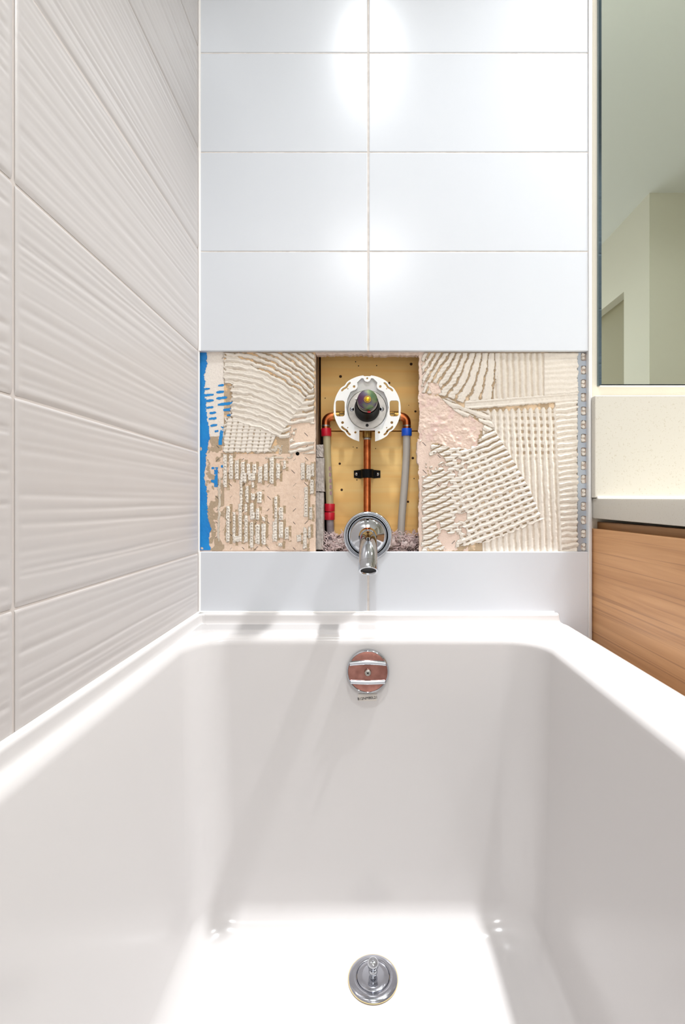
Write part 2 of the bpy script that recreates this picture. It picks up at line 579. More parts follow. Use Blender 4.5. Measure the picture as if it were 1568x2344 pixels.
def grid_mesh(name, PX, PY, depth, mask, tint, m, parent, smooth=True):
    """a relief sheet over a regular grid; depth is the y of every node"""
    dd = D + depth
    X = (PX - VX) / F * (D + Y_SUB - 0.001)
    Z = ZC + (VY - PY) / F * (D + Y_SUB - 0.001)
    h, w = PX.shape
    idx = np.arange(h * w).reshape(h, w)
    a, b, c, d = idx[:-1, :-1], idx[1:, :-1], idx[1:, 1:], idx[:-1, 1:]
    keep = mask[:-1, :-1] | mask[1:, :-1] | mask[1:, 1:] | mask[:-1, 1:]
    q = np.stack([a[keep], b[keep], c[keep], d[keep]], 1)
    used = np.unique(q)
    remap = -np.ones(h * w, int)
    remap[used] = np.arange(len(used))
    q = remap[q]
    co = np.stack([X.ravel(), depth.ravel(), Z.ravel()], 1)[used] - np.array(ORG[parent.name])
    me = bpy.data.meshes.new(name)
    me.vertices.add(len(co))
    me.vertices.foreach_set('co', co.ravel())
    me.loops.add(q.size)
    me.loops.foreach_set('vertex_index', q.ravel())
    me.polygons.add(len(q))
    me.polygons.foreach_set('loop_start', np.arange(0, q.size, 4))
    me.polygons.foreach_set('loop_total', np.full(len(q), 4))
    me.update(calc_edges=True)
    me.validate()
    if smooth:
        me.polygons.foreach_set('use_smooth', np.ones(len(q), bool))
    if tint is not None:
        at = me.attributes.new('tint', 'FLOAT_COLOR', 'POINT')
        t = np.clip(tint.reshape(-1, 3)[used] / 255.0, 0, 1)
        t = np.where(t <= 0.04045, t / 12.92, ((t + 0.055) / 1.055) ** 2.4)
        at.data.foreach_set('color', np.concatenate([t, np.ones((len(t), 1))], 1).ravel())
    me.materials.append(m)
    o = bpy.data.objects.new(name, me)
    C.objects.link(o)
    o.parent = parent
    ORG[o.name] = ORG[parent.name]
    return o


def mix(a, b, f):
    return a * (1 - f[..., None]) + np.array(b, float) * f[..., None]


def scratches(ZX, ZY, step, half, wid, seed, drop=0.25):
    r = random.Random(seed)
    out = np.zeros(ZX.shape, bool)
    xs = np.arange(0, ZX.max(), step)
    ys = np.arange(0, ZY.max(), step)
    for j, y in enumerate(ys):
        for i, x in enumerate(xs):
            if r.random() < drop:
                continue
            s = 1 if (i + j) % 2 else -1
            cx, cy = x + r.uniform(-8, 8), y + r.uniform(-8, 8)
            u = (ZX - cx) + s * (ZY - cy)
            v = (ZX - cx) - s * (ZY - cy)
            out |= (np.abs(u) < wid) & (np.abs(v) < half * 1.4 * r.uniform(.6, 1.1))
    return out


# ---- left panel
lpx = np.arange(455.0, 723.01, 0.9)
lpy = np.arange(805.0, 1264.0, 0.9)
PX, PY = np.meshgrid(lpx, lpy)
S1 = 4.783
zx, zy = (PX - 440) * S1, (PY - 790) * S1
n1, n2, n3 = fbm(zx, zy, 60, 1), fbm(zx, zy, 22, 2), fbm(zx, zy, 170, 3)
fine = vnoise(zx, zy, 9, 4)
h = np.zeros_like(zx)
thin = np.zeros_like(zx)
cov = np.zeros(zx.shape, bool)
lowA = 800 + 0.38 * (zx - 400)
diag = np.where(zy > 430, 1345 - (zy - 430) * 0.684, 1345.0)
# long curved sweep
g = 0.00048 * np.clip(zx - 380, 0, None) ** 2
rA = crest((zy - g + 16 * n1) / 67, 1.0, 0.8)
mA = (zx > 352 + 40 * n2 + np.where(zy > 420, 75, 0) * (zy < 900)) & (zy > 85) & (zy < lowA) & (zx < diag) & (zx < 1340 + 8 * n2)
gap = ((zx - 980) * .5 + (430 - zy) * .8 > 0) & (rA < 0.42 + .2 * n2)
mA &= ~gap
sA = vnoise((zy - g + 16 * n1) * 5.0, zx, 70, 6)
rA2 = crest((zy - g + 16 * n1) / 67 + .38 + .1 * n3, .38, 1.0)
h[mA] = (1.5 + 2.5 * crest((zy - g + 16 * n1) / 67, .62, 1.1) + 1.0 * rA2 * (n3 > -.35) + .45 * sA)[mA]
cov |= mA
# short cross sweep at the right
rB = crest((zy + 0.20 * (zx - 1100) + 12 * n1) / 63, 1.0, 0.8)
mB = (zx >= diag) & (zx < 1335 + 10 * n2) & (zy > 430) & (zy < 1190) & (zx > 950) & ~mA
mB &= ~((rB < .42) & ((n3 > .05) | (zy > 850))) & ~((zy > 860) & (zy < 1060) & (zx > 1100 + 60 * n2))
mB &= ~((zy > 1020) & (zx < 1070))
h[mB] = (1.3 + 2.6 * crest((zy + 0.20 * (zx - 1100) + 12 * n1) / 63, .66, 1.0) + .4 * vnoise(zy * 4, zx, 60, 7))[mB]
cov |= mB
# laddered columns in the middle
rC = crest((zx + 0.15 * (zy - 800) + 6 * n1) / 64, 1.0, 0.7)
rung = 0.5 + 0.5 * np.sin(2 * np.pi * (zy + 8 * n1) / 41)
mC = (zx > 360 + 20 * n2 - .05 * (zy - 800)) & (zx < 960 - .45 * (zy - 900)) & (zy >= lowA) & (zy < 1178 + 25 * n2) & ~mB
hC = np.where(rC > .36, 2.5 + .9 * rung, 0.9 + 1.3 * rung)
hole = (rC <= .22) & (rung < .35) & (n2 > -.25)
mC &= ~hole
h[mC] = hC[mC]
cov |= mC
# separate upright strips lower down: centre, top, bottom, half width
strips = [(360, 1200, 1560, 20), (425, 1205, 1475, 21), (488, 1268, 1470, 20), (555, 1280, 1410, 20), (615, 1305, 1420, 20), (682, 1300, 1410, 20), (745, 1332, 1505, 20),
          (806, 1300, 1480, 20), (870, 1230, 1515, 22), (940, 1290, 1465, 19), (1010, 1265, 1350, 15), (560, 1410, 1500, 34), (650, 1400, 1480, 40),
          (535, 1480, 1760, 15), (600, 1545, 1720, 17), (665, 1500, 1560, 14), (735, 1608, 1720, 26), (665, 1620, 1690, 20),
          (392, 1765, 2150, 19), (458, 1825, 2165, 15), (525, 1740, 2150, 18), (588, 1745, 1830, 14), (590, 1860, 2150, 19), (655, 1730, 1830, 18), (660, 1830, 1900, 26), (650, 1940, 2225, 19), (715, 1790, 1910, 18),
          (715, 1960, 2180, 24), (780, 1880, 1925, 16), (780, 1960, 2180, 24), (905, 1930, 2150, 24), (915, 1660, 1930, 15), (972, 1780, 1910, 22), (970, 1930, 2110, 24), (965, 2170, 2200, 24), (1036, 2000, 2125, 20),
          (1212, 1290, 1465, 22), (1275, 1310, 1475, 24), (1318, 1300, 1440, 16), (1310, 1480, 1625, 20), (1246, 1560, 1885, 20), (1298, 1770, 1905, 15), (1235, 2000, 2225, 20), (1285, 1985, 2110, 12), (1168, 2080, 2150, 24), (500, 2090, 2150, 40)]
brown = np.zeros(zx.shape, bool)
for xc, y0, y1, hw in strips:
    tilt = 0.03 * (zy - (y0 + y1) / 2)
    e = zx - (xc + 0.0 * tilt) + 5 * n2
    inside = (np.abs(e) < hw + 3 * n2) & (zy > y0 + 14 * n2) & (zy < y1 + 14 * n2)
    ru = 0.5 + 0.5 * np.sin(2 * np.pi * (zy + .3 * e + 5 * n1) / 33)
    edge = np.clip((hw + 4 - np.abs(e)) / 10, 0, 1)
    hh = (1.3 + 1.2 * edge + 0.9 * ru * edge)
    pit = (ru > .9) & (np.abs(e) < 7) & (fine > -.1)
    inside &= ~pit
    h = np.where(inside, np.maximum(h, hh), h)
    cov |= inside
    brown |= (np.abs(zx - (xc + hw + 13) + 4 * n2) < 16) & (zy > y0 - 25) & (zy < y1 + 30) & (n1 > -.45)
    if rng.random() < .4:
        brown |= (np.abs(zx - (xc - hw - 10) + 4 * n2) < 11) & (zy > y0 + 10) & (zy < y1) & (n1 > -.3)
# runs of mortar near the membrane
run = (np.abs(zx - (300 + 10 * n1 - .02 * (zy - 1500))) < 11 + 6 * n2) & (zy > 1450) & (zy < 2150)
h[run] = 1.2
cov |= run
smear = (np.abs(zx - 950) < 150) & (np.abs(zy - 1170) < 70) & (n2 > -.05) & (n1 > -.25)
h = np.where(smear & ~cov, 0.9 + .8 * n2, h)
cov |= smear
# board colours
tintb = np.zeros(zx.shape + (3,)) + np.array([232., 208., 188.])
tintb = mix(tintb, (214, 184, 160), np.clip(.5 + n2 * .8, 0, 1) * .35)
wl = (zx < 352 + 12 * n2) & (zy < 1000 + 40 * n1)
tintb[wl] = np.array([232, 224, 215])
bl = (zx < 350) & (zy > 1000) & ((n1 + .5 * n3 > -.12) & (zx > 165 + 40 * n2))
tintb[bl] = np.array([178, 158, 134])
mid = (zx >= 345) & (zy < 1190)
tintb[mid] = np.array([186, 164, 138])
mid2 = mid & ((n1 > .12))
tintb[mid2] = np.array([226, 192, 152])
pinkr = (zx > 1060) & (zy > 780) & (zy < 1190)
tintb[pinkr] = np.array([230, 206, 186])
tintb[brown] = np.array([176, 154, 126])
tintb[(brown) & (fine > .55)] = np.array([196, 176, 150])
sc_m = scratches(zx, zy, 139, 26, 4.0, 9, .2) & (zx > 160) & ~wl & ((zy > 980) | (zx > 900))
tintb[sc_m] = np.array([62, 58, 58])
tintb += (fine * 5)[..., None]
dot = (zx - 1152) ** 2 + (zy - 1188) ** 2 < 20 ** 2
tintb[dot] = np.array([38, 38, 44])
h[dot] = 0
cov &= ~dot

lx_c = -0.21
pb_l = plate('plasterboard', [(wx(452, .962), HZ0 - .002)] + [(wx(722 + rng.uniform(-.8, .9), .962), wz(1264 - 458 * k / 50, .962)) for k in range(51)] + [(wx(452, .962), HZ1 + .002)], [], 0.0126, 0.0255, M['pink_gypsum'], wall_back)
ragm = PX < 721.6 + .9 * vnoise(PX, PY, 7, 31)
lowgap = PY < 1261.0 - 1.6 * (vnoise(PX, PY, 40, 33) > -.1) * (PX < 690)
grid_mesh('paper_face', PX, PY, Y_SUB + 0 * PX + .0002 * n2, ragm & lowgap, tintb, M['board_face'], pb_l)
covm = cov & ragm & lowgap
hm = np.where(covm, h, 0.0)
tm = np.zeros(zx.shape + (3,)) + np.array([223., 215., 204.])
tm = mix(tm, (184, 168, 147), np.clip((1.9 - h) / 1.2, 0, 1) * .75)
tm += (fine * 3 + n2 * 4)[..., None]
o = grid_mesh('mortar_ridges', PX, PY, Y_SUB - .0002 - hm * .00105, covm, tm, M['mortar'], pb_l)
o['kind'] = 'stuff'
# blue waterproofing brushed down the corner, with a ragged edge
edge = np.interp(zy, [70, 200, 330, 420, 470, 560, 800, 1000, 1200, 1460, 1560, 1900, 2010, 2120, 2270], [158, 155, 125, 140, 128, 138, 160, 190, 150, 130, 150, 170, 200, 178, 200]) + 10 * n2 + 5 * fine
mm = (zx < edge) & (zx > 70) & (zy > 84)
for (x0, x1, yc, hh) in ((130, 190, 478, 9), (130, 232, 545, 12), (140, 235, 608, 13), (150, 230, 682, 11), (190, 258, 740, 12), (180, 265, 803, 12), (200, 270, 878, 12), (245, 285, 940, 9),
                         (285, 345, 440, 11), (265, 345, 512, 13), (265, 380, 578, 13), (280, 455, 642, 15), (340, 460, 705, 16), (380, 465, 765, 11)):
    cxm, hwm = (x0 + x1) / 2, (x1 - x0) / 2
    mm |= (np.abs(zx - cxm) < hwm) & (np.abs(zy - yc + .12 * (zx - cxm) + 3 * n2) < hh * np.sqrt(np.clip(1 - (np.abs(zx - cxm) / hwm) ** 4, 0, 1)) * .85)
mm |= (np.abs(zx - 318 + .12 * (zy - 980)) < 14 + 8 * n2) & (zy > 890) & (zy < 1090) & (n2 > -.3)
mm |= (np.abs(zx - 258) < 14 + 10 * n2) & (zy > 1340) & (zy < 1550) & (n2 > -.1)
mm |= (((zx - 225) / 15) ** 2 + ((zy - 1347) / 10) ** 2 < 1) | (((zx - 325) / 10) ** 2 + ((zy - 1328) / 13) ** 2 < 1) | (((zx - 235) / 34) ** 2 + ((zy - 1490) / 16) ** 2 < 1 + .4 * n2)
mm &= ~((((zx - 95) / 12) ** 2 + ((zy - 1135) / 26) ** 2) < 1) & ~((((zx - 105) / 20) ** 2 + ((zy - 2225) / 22) ** 2) < 1 + n2)
mb = grid_mesh('waterproof_membrane', PX, PY, Y_SUB - .0006 - .0006 * (n2 > 0) * 0 + 0 * PX, mm & (lowgap), None, M['membrane'], pb_l)
mb['label'] = 'bright blue waterproofing strip in the corner'

# ---- right panel
rpx = np.arange(956.0, 1331.0, 0.95)
rpy = np.arange(805.0, 1264.0, 0.95)
PX, PY = np.meshgrid(rpx, rpy)
S2 = 3.6465
zx, zy = (PX - 940) * S2, (PY - 790) * S2
n1, n2, n3 = fbm(zx, zy, 60, 11), fbm(zx, zy, 20, 12), fbm(zx, zy, 170, 13)
fine = vnoise(zx, zy, 7, 14)
h = np.zeros_like(zx)
cov = np.zeros(zx.shape, bool)


def put(mk, hh):
    global h, cov
    h = np.where(mk, hh, h)
    cov = cov | mk


xF = 1212 + 0.047 * (zy - 540)
# upright combing, lower middle
t_ = (zx - 0.047 * (zy - 540) + 5 * n1) / 51.5
rE = crest(t_, .85, .9)
rg = 0.5 + 0.5 * np.sin(2 * np.pi * (zy + 6 * n1) / 57)
hE = 1.0 + 2.2 * rE + .25 * n2
hE = np.where((rE < .38) & (zy < 960), hE + .9 * rg - .5, hE)
put((zx < xF) & (zy > 540 + 12 * np.cos(2 * np.pi * t_) - .04 * (zx - 900)) & (zx > 600), hE)
holeE = (rE < .30) & (rg < .38) & (zy < 930) & (zy > 560) & (zx > 880) & (zx < 1200)
# right-hand sideways combing
bow = 26 * np.clip((1290 - zx) / 90, 0, 1) ** 2
rF = crest((zy + .10 * (zx - 1200) - bow * .25 + 10 * n1) / 47.5, 1.0, 1.1)
put((zx >= xF - 6) & (zx < 1392 + 12 * n2) & (zy > 440), 1.2 + 3.0 * rF + .3 * n2)
hF2 = 2.4 + 1.3 * crest((zy + .06 * zx + 16 * n3) / 46, 1.0, 1.0) + .3 * n2
put((zx > 1112) & (zx < 1392 + 12 * n2) & (zy <= 450) & (zy > 66), hF2)
# upper middle upright combing
rB = crest((zx - .035 * zy + 4 * n1) / 50, .75, .9)
put((zx > 690) & (zx <= 1112) & (zy > 66) & (zy < 480), 1.0 + 2.6 * rB + .2 * n2)
# upper-left slanted combing
c = 0.58 * (1 - np.clip((zx - 250) / 470, 0, 1))
rA = crest((zx + c * (zy - 60) + 9 * n1) / 54, 1.0, .7)
pa = [(95, 66), (745, 66), (715, 300), (655, 500), (480, 500), (330, 440), (255, 420), (75, 395), (75, 300)]
mA = inpoly(zx, zy, pa)
vis = rA > .60 - .30 * (zx / 700) + .22 * n2
put(mA & vis, 1.5 + 2.2 * rA + .3 * np.sin(2 * np.pi * (zy + .2 * zx) / 26) * (zx < 420))
cov &= ~(mA & ~vis)
# the straight band across
yb = 505 - 0.078 * (zx - 440)
bd = np.abs(zy - yb)
put((bd < 34 + 6 * n2) & (zx > 450) & (zx < 1395), 2.0 + 1.6 * np.clip(1 - np.abs(bd - 24) / 12, 0, 1) + .3 * n2)
# lower-left slanted combing
pg = [(75, 815), (350, 850), (480, 870), (560, 830), (600, 740), (690, 700), (765, 815), (835, 930), (1000, 1220), (1098, 1455), (650, 1640), (300, 1702), (75, 1722)]
mG = inpoly(zx + 12 * n2, zy + 12 * n2, pg)
al = zx * .92 - zy * .39
rG = crest((zy + .42 * zx + 10 * n1) / 52.5, 1.0, .75)
rgG = .5 + .5 * np.sin(2 * np.pi * (al + 6 * n1) / 62)
hG = 1.3 + 2.6 * rG + .3 * n2
hG = np.where(rG < .34, 1.3 + 1.4 * rgG, hG)
opn = (rG < .38 + .12 * n2) & ((rgG < .60) | (zx < 330) | (zy - .5 * zx < 600))
opn |= (zx < 470) & (n3 + .7 * n1 + (470 - zx) / 900 > .42)
flat = (zx < 420) & (rG > .3)
hG = np.where(flat, 2.0 + .8 * rG + .35 * np.sin(2 * np.pi * (zy) / 24), hG)
cov &= ~mG
h = np.where(mG, 0, h)
put(mG & ~opn, hG)
# small fan of strokes above the bare patch
pn = [(190, 445), (330, 450), (440, 520), (640, 560), (700, 700), (600, 720), (560, 600), (430, 620), (330, 540)]
mN = inpoly(zx + 10 * n2, zy + 10 * n2, pn)
rN = crest((zy - .35 * zx + 12 * n1) / 50, 1.0, .7)
cov &= ~mN
put(mN & (rN > .22 + .25 * n2), 1.2 + 1.8 * rN)
# bare torn patch
ph = [(60, 395), (240, 430), (330, 520), (440, 600), (500, 590), (620, 680), (570, 740), (565, 830), (480, 865), (340, 860), (180, 800), (60, 800)]
mH = inpoly(zx + 16 * n2, zy + 16 * n2, ph) | inpoly(zx + 10 * n2, zy + 10 * n2, [(140, 315), (230, 320), (260, 400), (180, 420)])
cov &= ~mH
cov &= ~((zx < 95 + 14 * n2) & (zy < 1720))
ragm = PX > 959.5 + 2.2 * vnoise(PX, PY, 12, 41) + 1.2 * vnoise(PX, PY, 4, 42) - np.where((PY > 1005) & (PY < 1060), 8, 0)
tb = np.zeros(zx.shape + (3,)) + np.array([182., 160., 132.])
tb = mix(tb, (230, 204, 172), np.clip(n1 * 3 - .3, 0, 1))
pk = ((zx < 130 + 30 * n2) | mH | ((zx < 480) & (zy > 800) & (n3 + .6 * n1 > .1)))
tb[pk] = np.array([228, 206, 192])
tb[mH & (n1 < -.15)] = np.array([226, 200, 190])
scm = scratches(zx, zy, 117, 22, 3.2, 19, .25) & ~mH
tb[scm] = np.array([64, 60, 60])
tb += (fine * 4)[..., None]
pb_r = plate('plasterboard', [(wx(1348, .962), HZ0 - .002), (wx(1348, .962), HZ1 + .002)] + [(wx(960 + rng.uniform(-1.5, 1.5) - (6 if 1008 < 806 + 458 * k / 60 < 1060 else 0), .962), wz(806 + 458 * k / 60, .962)) for k in range(61)], [], 0.0126, 0.0255, M['pink_gypsum'], wall_back)
rough = np.where(mH, np.abs(fbm(zx, zy, 60, 51)) * .0042 + .0012 * fine * np.abs(n1), 0.0)
grid_mesh('paper_face', PX, PY, Y_SUB - rough + .0002 * n2, ragm, tb, M['board_face'], pb_r)
covm = cov & ragm & (PX < 1327)
hm = np.where(covm, h, 0.0)
hm = np.where(holeE, .3, hm)
tm = np.zeros(zx.shape + (3,)) + np.array([223., 215., 204.])
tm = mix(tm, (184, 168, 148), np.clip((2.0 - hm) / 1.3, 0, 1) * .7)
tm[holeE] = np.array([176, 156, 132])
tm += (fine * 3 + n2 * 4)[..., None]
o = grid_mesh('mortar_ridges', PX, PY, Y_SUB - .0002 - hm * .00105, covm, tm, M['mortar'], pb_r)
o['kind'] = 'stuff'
# plugs of mortar squeezed through the holes of the strip
vs_all, fs_all = [], []
rr = random.Random(8)
for y in hs:
    cx, cz = wx(1335.5 + rr.uniform(-1, 1), .96), wz(y, .96)
    n = 12
    for piece in range(2):
        s0 = len(vs_all)
        pz = cz + (0.0042 if piece else -.0042) + rr.uniform(-.001, .001)
        for k in range(n):
            a = 2 * math.pi * k / n
            r1 = rr.uniform(.75, 1.15)
            vs_all.append((cx + .0048 * r1 * math.cos(a), 0.0122, pz + .0046 * r1 * math.sin(a)))
        for k in range(n):
            a = 2 * math.pi * k / n
            r1 = rr.uniform(.4, .8)
            vs_all.append((cx + .0048 * r1 * math.cos(a), 0.0096 - rr.uniform(0, .0012), pz + .0046 * r1 * math.sin(a)))
        for k in range(n):
            k2 = (k + 1) % n
            fs_all.append((s0 + k, s0 + k2, s0 + n + k2, s0 + n + k))
        fs_all.append(tuple(s0 + n + k for k in range(n)))
o = obj('mortar_plugs', vs_all, fs_all, mat('mortar_plain', (222, 214, 203), 0.8), pb_r)
o['kind'] = 'stuff'
# screw driven into the left board (the dark dot)
lathe('board_screw', [(0, .0008), (.0016, .0009), (.0036, 0), (.0036, -.002), (0, -.002)], facing(wx(440 + 1152 / S1, .961), .0115, wz(790 + 1188 / S1, .961)), M['black_plastic'], pb_l, 20)

# ------------------------------------------------------------------ wall cavity
YW = 0.084
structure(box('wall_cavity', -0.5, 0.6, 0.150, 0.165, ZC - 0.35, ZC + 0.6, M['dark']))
light_stop = bmesh.new()  # unseen sides added to keep stray light out of the cavity
bx(light_stop, -0.5, 0.6, 0.026, 0.150, HZ0 - 0.06, HZ0 - 0.045)
bx(light_stop, -0.5, 0.6, 0.026, 0.150, ZC + .58, ZC + .6)
bx(light_stop, -0.5, -0.48, 0.026, 0.150, HZ0 - 0.045, ZC + .58)
bx(light_stop, 0.58, 0.6, 0.026, 0.150, HZ0 - 0.045, ZC + .58)
structure(bmobj('cavity_light_stop', light_stop, M['dark']))


def board(z0, z1, x0, x1, label, spots, seed):
    t = thing('timber_board', label, 'board', ((x0 + x1) / 2, YW + .015, z0))
    b = box('plank', x0, x1, YW, YW + 0.036, z0, z1, M['pine'], t, bevel=0.0015, seg=2)
    r = random.Random(seed)
    for (px, py, rad) in spots:
        X, Z = wx(px, D + YW), wz(py, D + YW)
        o = lathe('nail_hole', [(0, .0004), (rad * .7, .0005), (rad, -.0006), (0, -.0006)], facing(X, YW - .0002, Z), M['knot'], t, 10)
    return t


SC = 5.6
up_sp = [(700 + a / SC, 790 + b / SC, c) for a, b, c in ((638, 213, .0015), (676, 266, .0015), (908, 262, .0015), (1350, 243, .0036), (445, 402, .0036), (1070, 485, .0026), (248, 680, .0013), (1405, 850, .0028), (1320, 770, .001))]
lo_sp = [(700 + a / SC, 990 + b / SC, c) for a, b, c in ((607, 188, .0011), (655, 197, .0015), (895, 206, .0012), (655, 608, .0015), (435, 400, .003), (460, 735, .0031), (1372, 328, .0032), (1310, 888, .0028), (1388, 590, .0014))]
board(wz(987, 1.045), ZC + .5, -0.0950, 0.35, 'upper brown pine board behind the valve ring, above the seam', up_sp, 1)
board(wz(1226, 1.045), wz(989.5, 1.045), wx(757, 1.045), 0.35, 'lower golden pine board behind the black pipe clamp, below the seam', lo_sp, 2)
st = tag(box('wall_stud', -0.140, -0.0990, 0.064, 0.148, HZ0 - .044, ZC + .57, M['stud']), 'grey-brown upright stud edge at the left side of the wall opening', 'stud')

# grey pieces of broken gypsum wedged against the left side
for k, (xa, xb, ya, yb_, lab) in enumerate(((724, 740, 1018, 1046.5, 'top and smallest grey gypsum block at the left of the wall opening'),
                                            (722.5, 741.5, 1048.5, 1125, 'middle grey gypsum block at the left of the wall opening'),
                                            (721.5, 740, 1127, 1258, 'bottom and longest grey gypsum block at the left of the wall opening'))):
    d = 0.980
    bm = bmesh.new()
    bx(bm, wx(xa, d), wx(xb, d), 0.030, 0.058, wz(yb_, d), wz(ya, d))
    bmesh.ops.subdivide_edges(bm, edges=bm.edges[:], cuts=6, use_grid_fill=True)
    r = random.Random(k)
    for v in bm.verts:
        v.co += Vector((r.uniform(-.0007, .0007), r.uniform(-.001, .001), r.uniform(-.0006, .0006)))
    tag(bmobj('gypsum_block', bm, M['gypsum_core']), lab, 'block', 'gypsum blocks beside the opening')


# torn insulation at the foot of the opening
def fluff(x0, x1, z0, z1, yc, seed, label):
    r = random.Random(seed)
    vs, fs = [], []
    for k in range(26):
        c = Vector((r.uniform(x0, x1), yc + r.uniform(-.018, .018), r.uniform(z0, z0 + (z1 - z0) * .75)))
        bm = bmesh.new()
        bmesh.ops.create_icosphere(bm, subdivisions=3, radius=1)
        s0 = len(vs)
        rr_ = Vector((r.uniform(.006, .013), r.uniform(.006, .011), r.uniform(.004, .009)))
        for v in bm.verts:
            q = r.uniform(.45, 1.4)
            p = Vector((v.co.x * rr_.x, v.co.y * rr_.y, v.co.z * rr_.z)) * q + c
            p.z = max(p.z, HZ0 - .044)
            vs.append(p)
        bm.verts.index_update()
        fs += [tuple(s0 + v.index for v in f.verts) for f in bm.faces]
        bm.free()
    o = obj('insulation', vs, fs, M['fluff'], None, smooth=True, angle=180)
    o['kind'] = 'stuff'
    tag(o, label, 'insulation')
    sv, sf = [], []
    for k in range(520):
        p = Vector((r.uniform(x0 - .004, x1 + .004), yc + r.uniform(-.026, .02), r.uniform(z0 + .01, z1)))
        dv = Vector((r.uniform(-1, 1), r.uniform(-.6, .6), r.uniform(-.5, .8))).normalized()
        pts = [p]
        for s in range(4):
            dv = (dv + Vector((r.uniform(-.6, .6), r.uniform(-.6, .6), r.uniform(-.6, .6)))).normalized()
            pts.append(pts[-1] + dv * r.uniform(.002, .004))
        v1, f1 = tube_geo(pts, [.0008, .0008, .0007, .0005, .0002], 3)
        s0 = len(sv)
        sv += v1
        sf += [tuple(i + s0 for i in f) for f in f1]
    o2 = obj('fibres', sv, sf, M['fluff_dark'], o, smooth=True)
    o2['kind'] = 'stuff'


fluff(wx(744, 1.0), wx(800, 1.0), HZ0 - .030, wz(1222, 1.0), 0.056, 21, 'torn mauve-grey insulation left of the tub spout at the foot of the wall opening')
fluff(wx(893, 1.0), wx(954, 1.0), HZ0 - .030, wz(1218, 1.0), 0.056, 22, 'torn mauve-grey insulation right of the tub spout at the foot of the wall opening')

# ------------------------------------------------------------------ shower valve
vcx, vcz = wx(840.5, D), wz(935.5, D)
valve = thing('shower_valve', 'bare shower valve with white plastic ring and black cartridge in the wall opening', 'valve', (vcx, 0.03, vcz - .067))
U = 1 / 5.6 / F * D             # one zoom unit in metres at the ring


def ring_r(a):
    """outer radius, dented at the four slots"""
    s = 0
    for c0 in (46, 134, 226, 314):
        d_ = (math.degrees(a) - c0 + 180) % 360 - 180
        s += 15 * math.exp(-(d_ / 4.5) ** 2)
    return 430 - s


outer = []
for k in range(0, 141):
    a = math.radians(-76.3 + (360 - 27.4) * k / 140)
    r_ = ring_r(a % (2 * math.pi))
    x, y = r_ * math.cos(a), r_ * math.sin(a)
    if abs(x) < 42 and y > 0:
        y -= 12
    outer.append((x, y))
inner_r = [(101, -268), (118, -258), (140, -262), (165, -268), (193, -268), (253, -105), (273, 15), (253, 125), (213, 215), (180, 232), (150, 243), (130, 262), (122, 290), (126, 318), (128, 338), (73, 392), (48, 390), (42, 372), (28, 352), (0, 344)]
inner = inner_r + [(-x, y) for x, y in inner_r[-2::-1]]
# outline: outer arc anticlockwise, then the inner edge back from left to right
poly = outer + [(-x, y) for x, y in inner_r[:-1]] + [(x, y) for x, y in inner_r[::-1]]
holes = []
for sx in (1, -1):
    holes.append([(sx * x, z) for x, z in rrect(288, 404, -98, 106, 28)])
    holes += [circle(sx * 168, 285, 17), circle(sx * 248, 255, 8, 10), circle(sx * 316, -177, 18), circle(sx * 250, -243, 8, 10), circle(sx * 151, -303, 15)]
    for c0 in (46, 314):
        o_, i_ = [], []
        for k in range(15):
            a = math.radians(c0 - 12 + 24 * k / 14)
            dn = 15 * math.exp(-((24 * k / 14 - 12) / 4.5) ** 2)
            tp = min(1, min(k, 14 - k) / 1.5 + .35)
            o_.append((sx * (398 - dn + 13 * tp) * math.cos(a), (398 - dn + 13 * tp) * math.sin(a)))
            i_.append((sx * (398 - dn - 13 * tp) * math.cos(a), (398 - dn - 13 * tp) * math.sin(a)))
        holes.append(o_ + i_[::-1])
holes.append(circle(0, 390, 13, 12))


def rl(pts):
    return [(vcx + x * U, vcz + z * U) for x, z in pts]


ring = plate('trim_ring', rl(poly), [rl(hh) for hh in holes], 0.0, 0.0035, M['white_plastic'], valve)
# recessed wall and floor of the ring
k_in = inner
rec_v, rec_f = [], []
for (x, z) in k_in:
    rec_v.append((vcx + x * U, 0.0030, vcz + z * U))
for (x, z) in k_in:
    rec_v.append((vcx + x * U, 0.0115, vcz + z * U))
nk = len(k_in)
for i in range(nk - 1):
    rec_f.append((i, i + 1, nk + i + 1, nk + i))
obj('ring_wall', rec_v, rec_f, M['white_plastic'], ring, smooth=False)
plate('ring_floor', rl(k_in), [rl(circle(0, 0, 240, 40))], 0.0110, 0.0125, M['white_plastic'], ring)
fr = facing(vcx, 0.0, vcz)
lathe('steel_plate', [(0, -.0085), (.030, -.0085), (.0385, -.0092), (.0400, -.0105), (.0400, -.014), (0, -.014)], fr, M['steel'], valve, 56)
lathe('valve_body', [(0, -.013), (.030, -.014), (.032, -.03), (.026, -.05), (.020, -.088), (0, -.088)], fr, M['brass'], valve, 40)
lathe('cartridge', [(.0252, -.009), (.0252, .012), (.0238, .022), (.0215, .036), (.0208, .058), (.0170, .0600), (.0165, .0755), (0, .0755)], fr, M['black_plastic'], valve, 48)
lathe('cartridge_collar', [(.0185, .0595), (.0192, .0605), (.0192, .0640), (.0185, .0650), (.0165, .0650)], fr, M['steel'], valve, 40)
box('red_tab', vcx + .0002, vcx + .0062, -.0700, -.0655, vcz - .0205, vcz - .0178, M['red_tab'], valve, .0005)
disc = lathe('front_disc', [(0, .0862), (.0160, .0862), (.0178, .0855), (.0182, .0842), (.0182, .0758), (0, .0758)], fr, M['iridescent'], valve, 48)
lathe('washer', [(0, .0875), (.0066, .0875), (.0070, .0862), (0, .0862)], fr, M['brass'], disc, 32)
lathe('nut', [(0, .0895), (.0052, .0895), (.0055, .0885), (.0055, .0870), (0, .0870)], fr, M['brass'], disc, 6, 20)


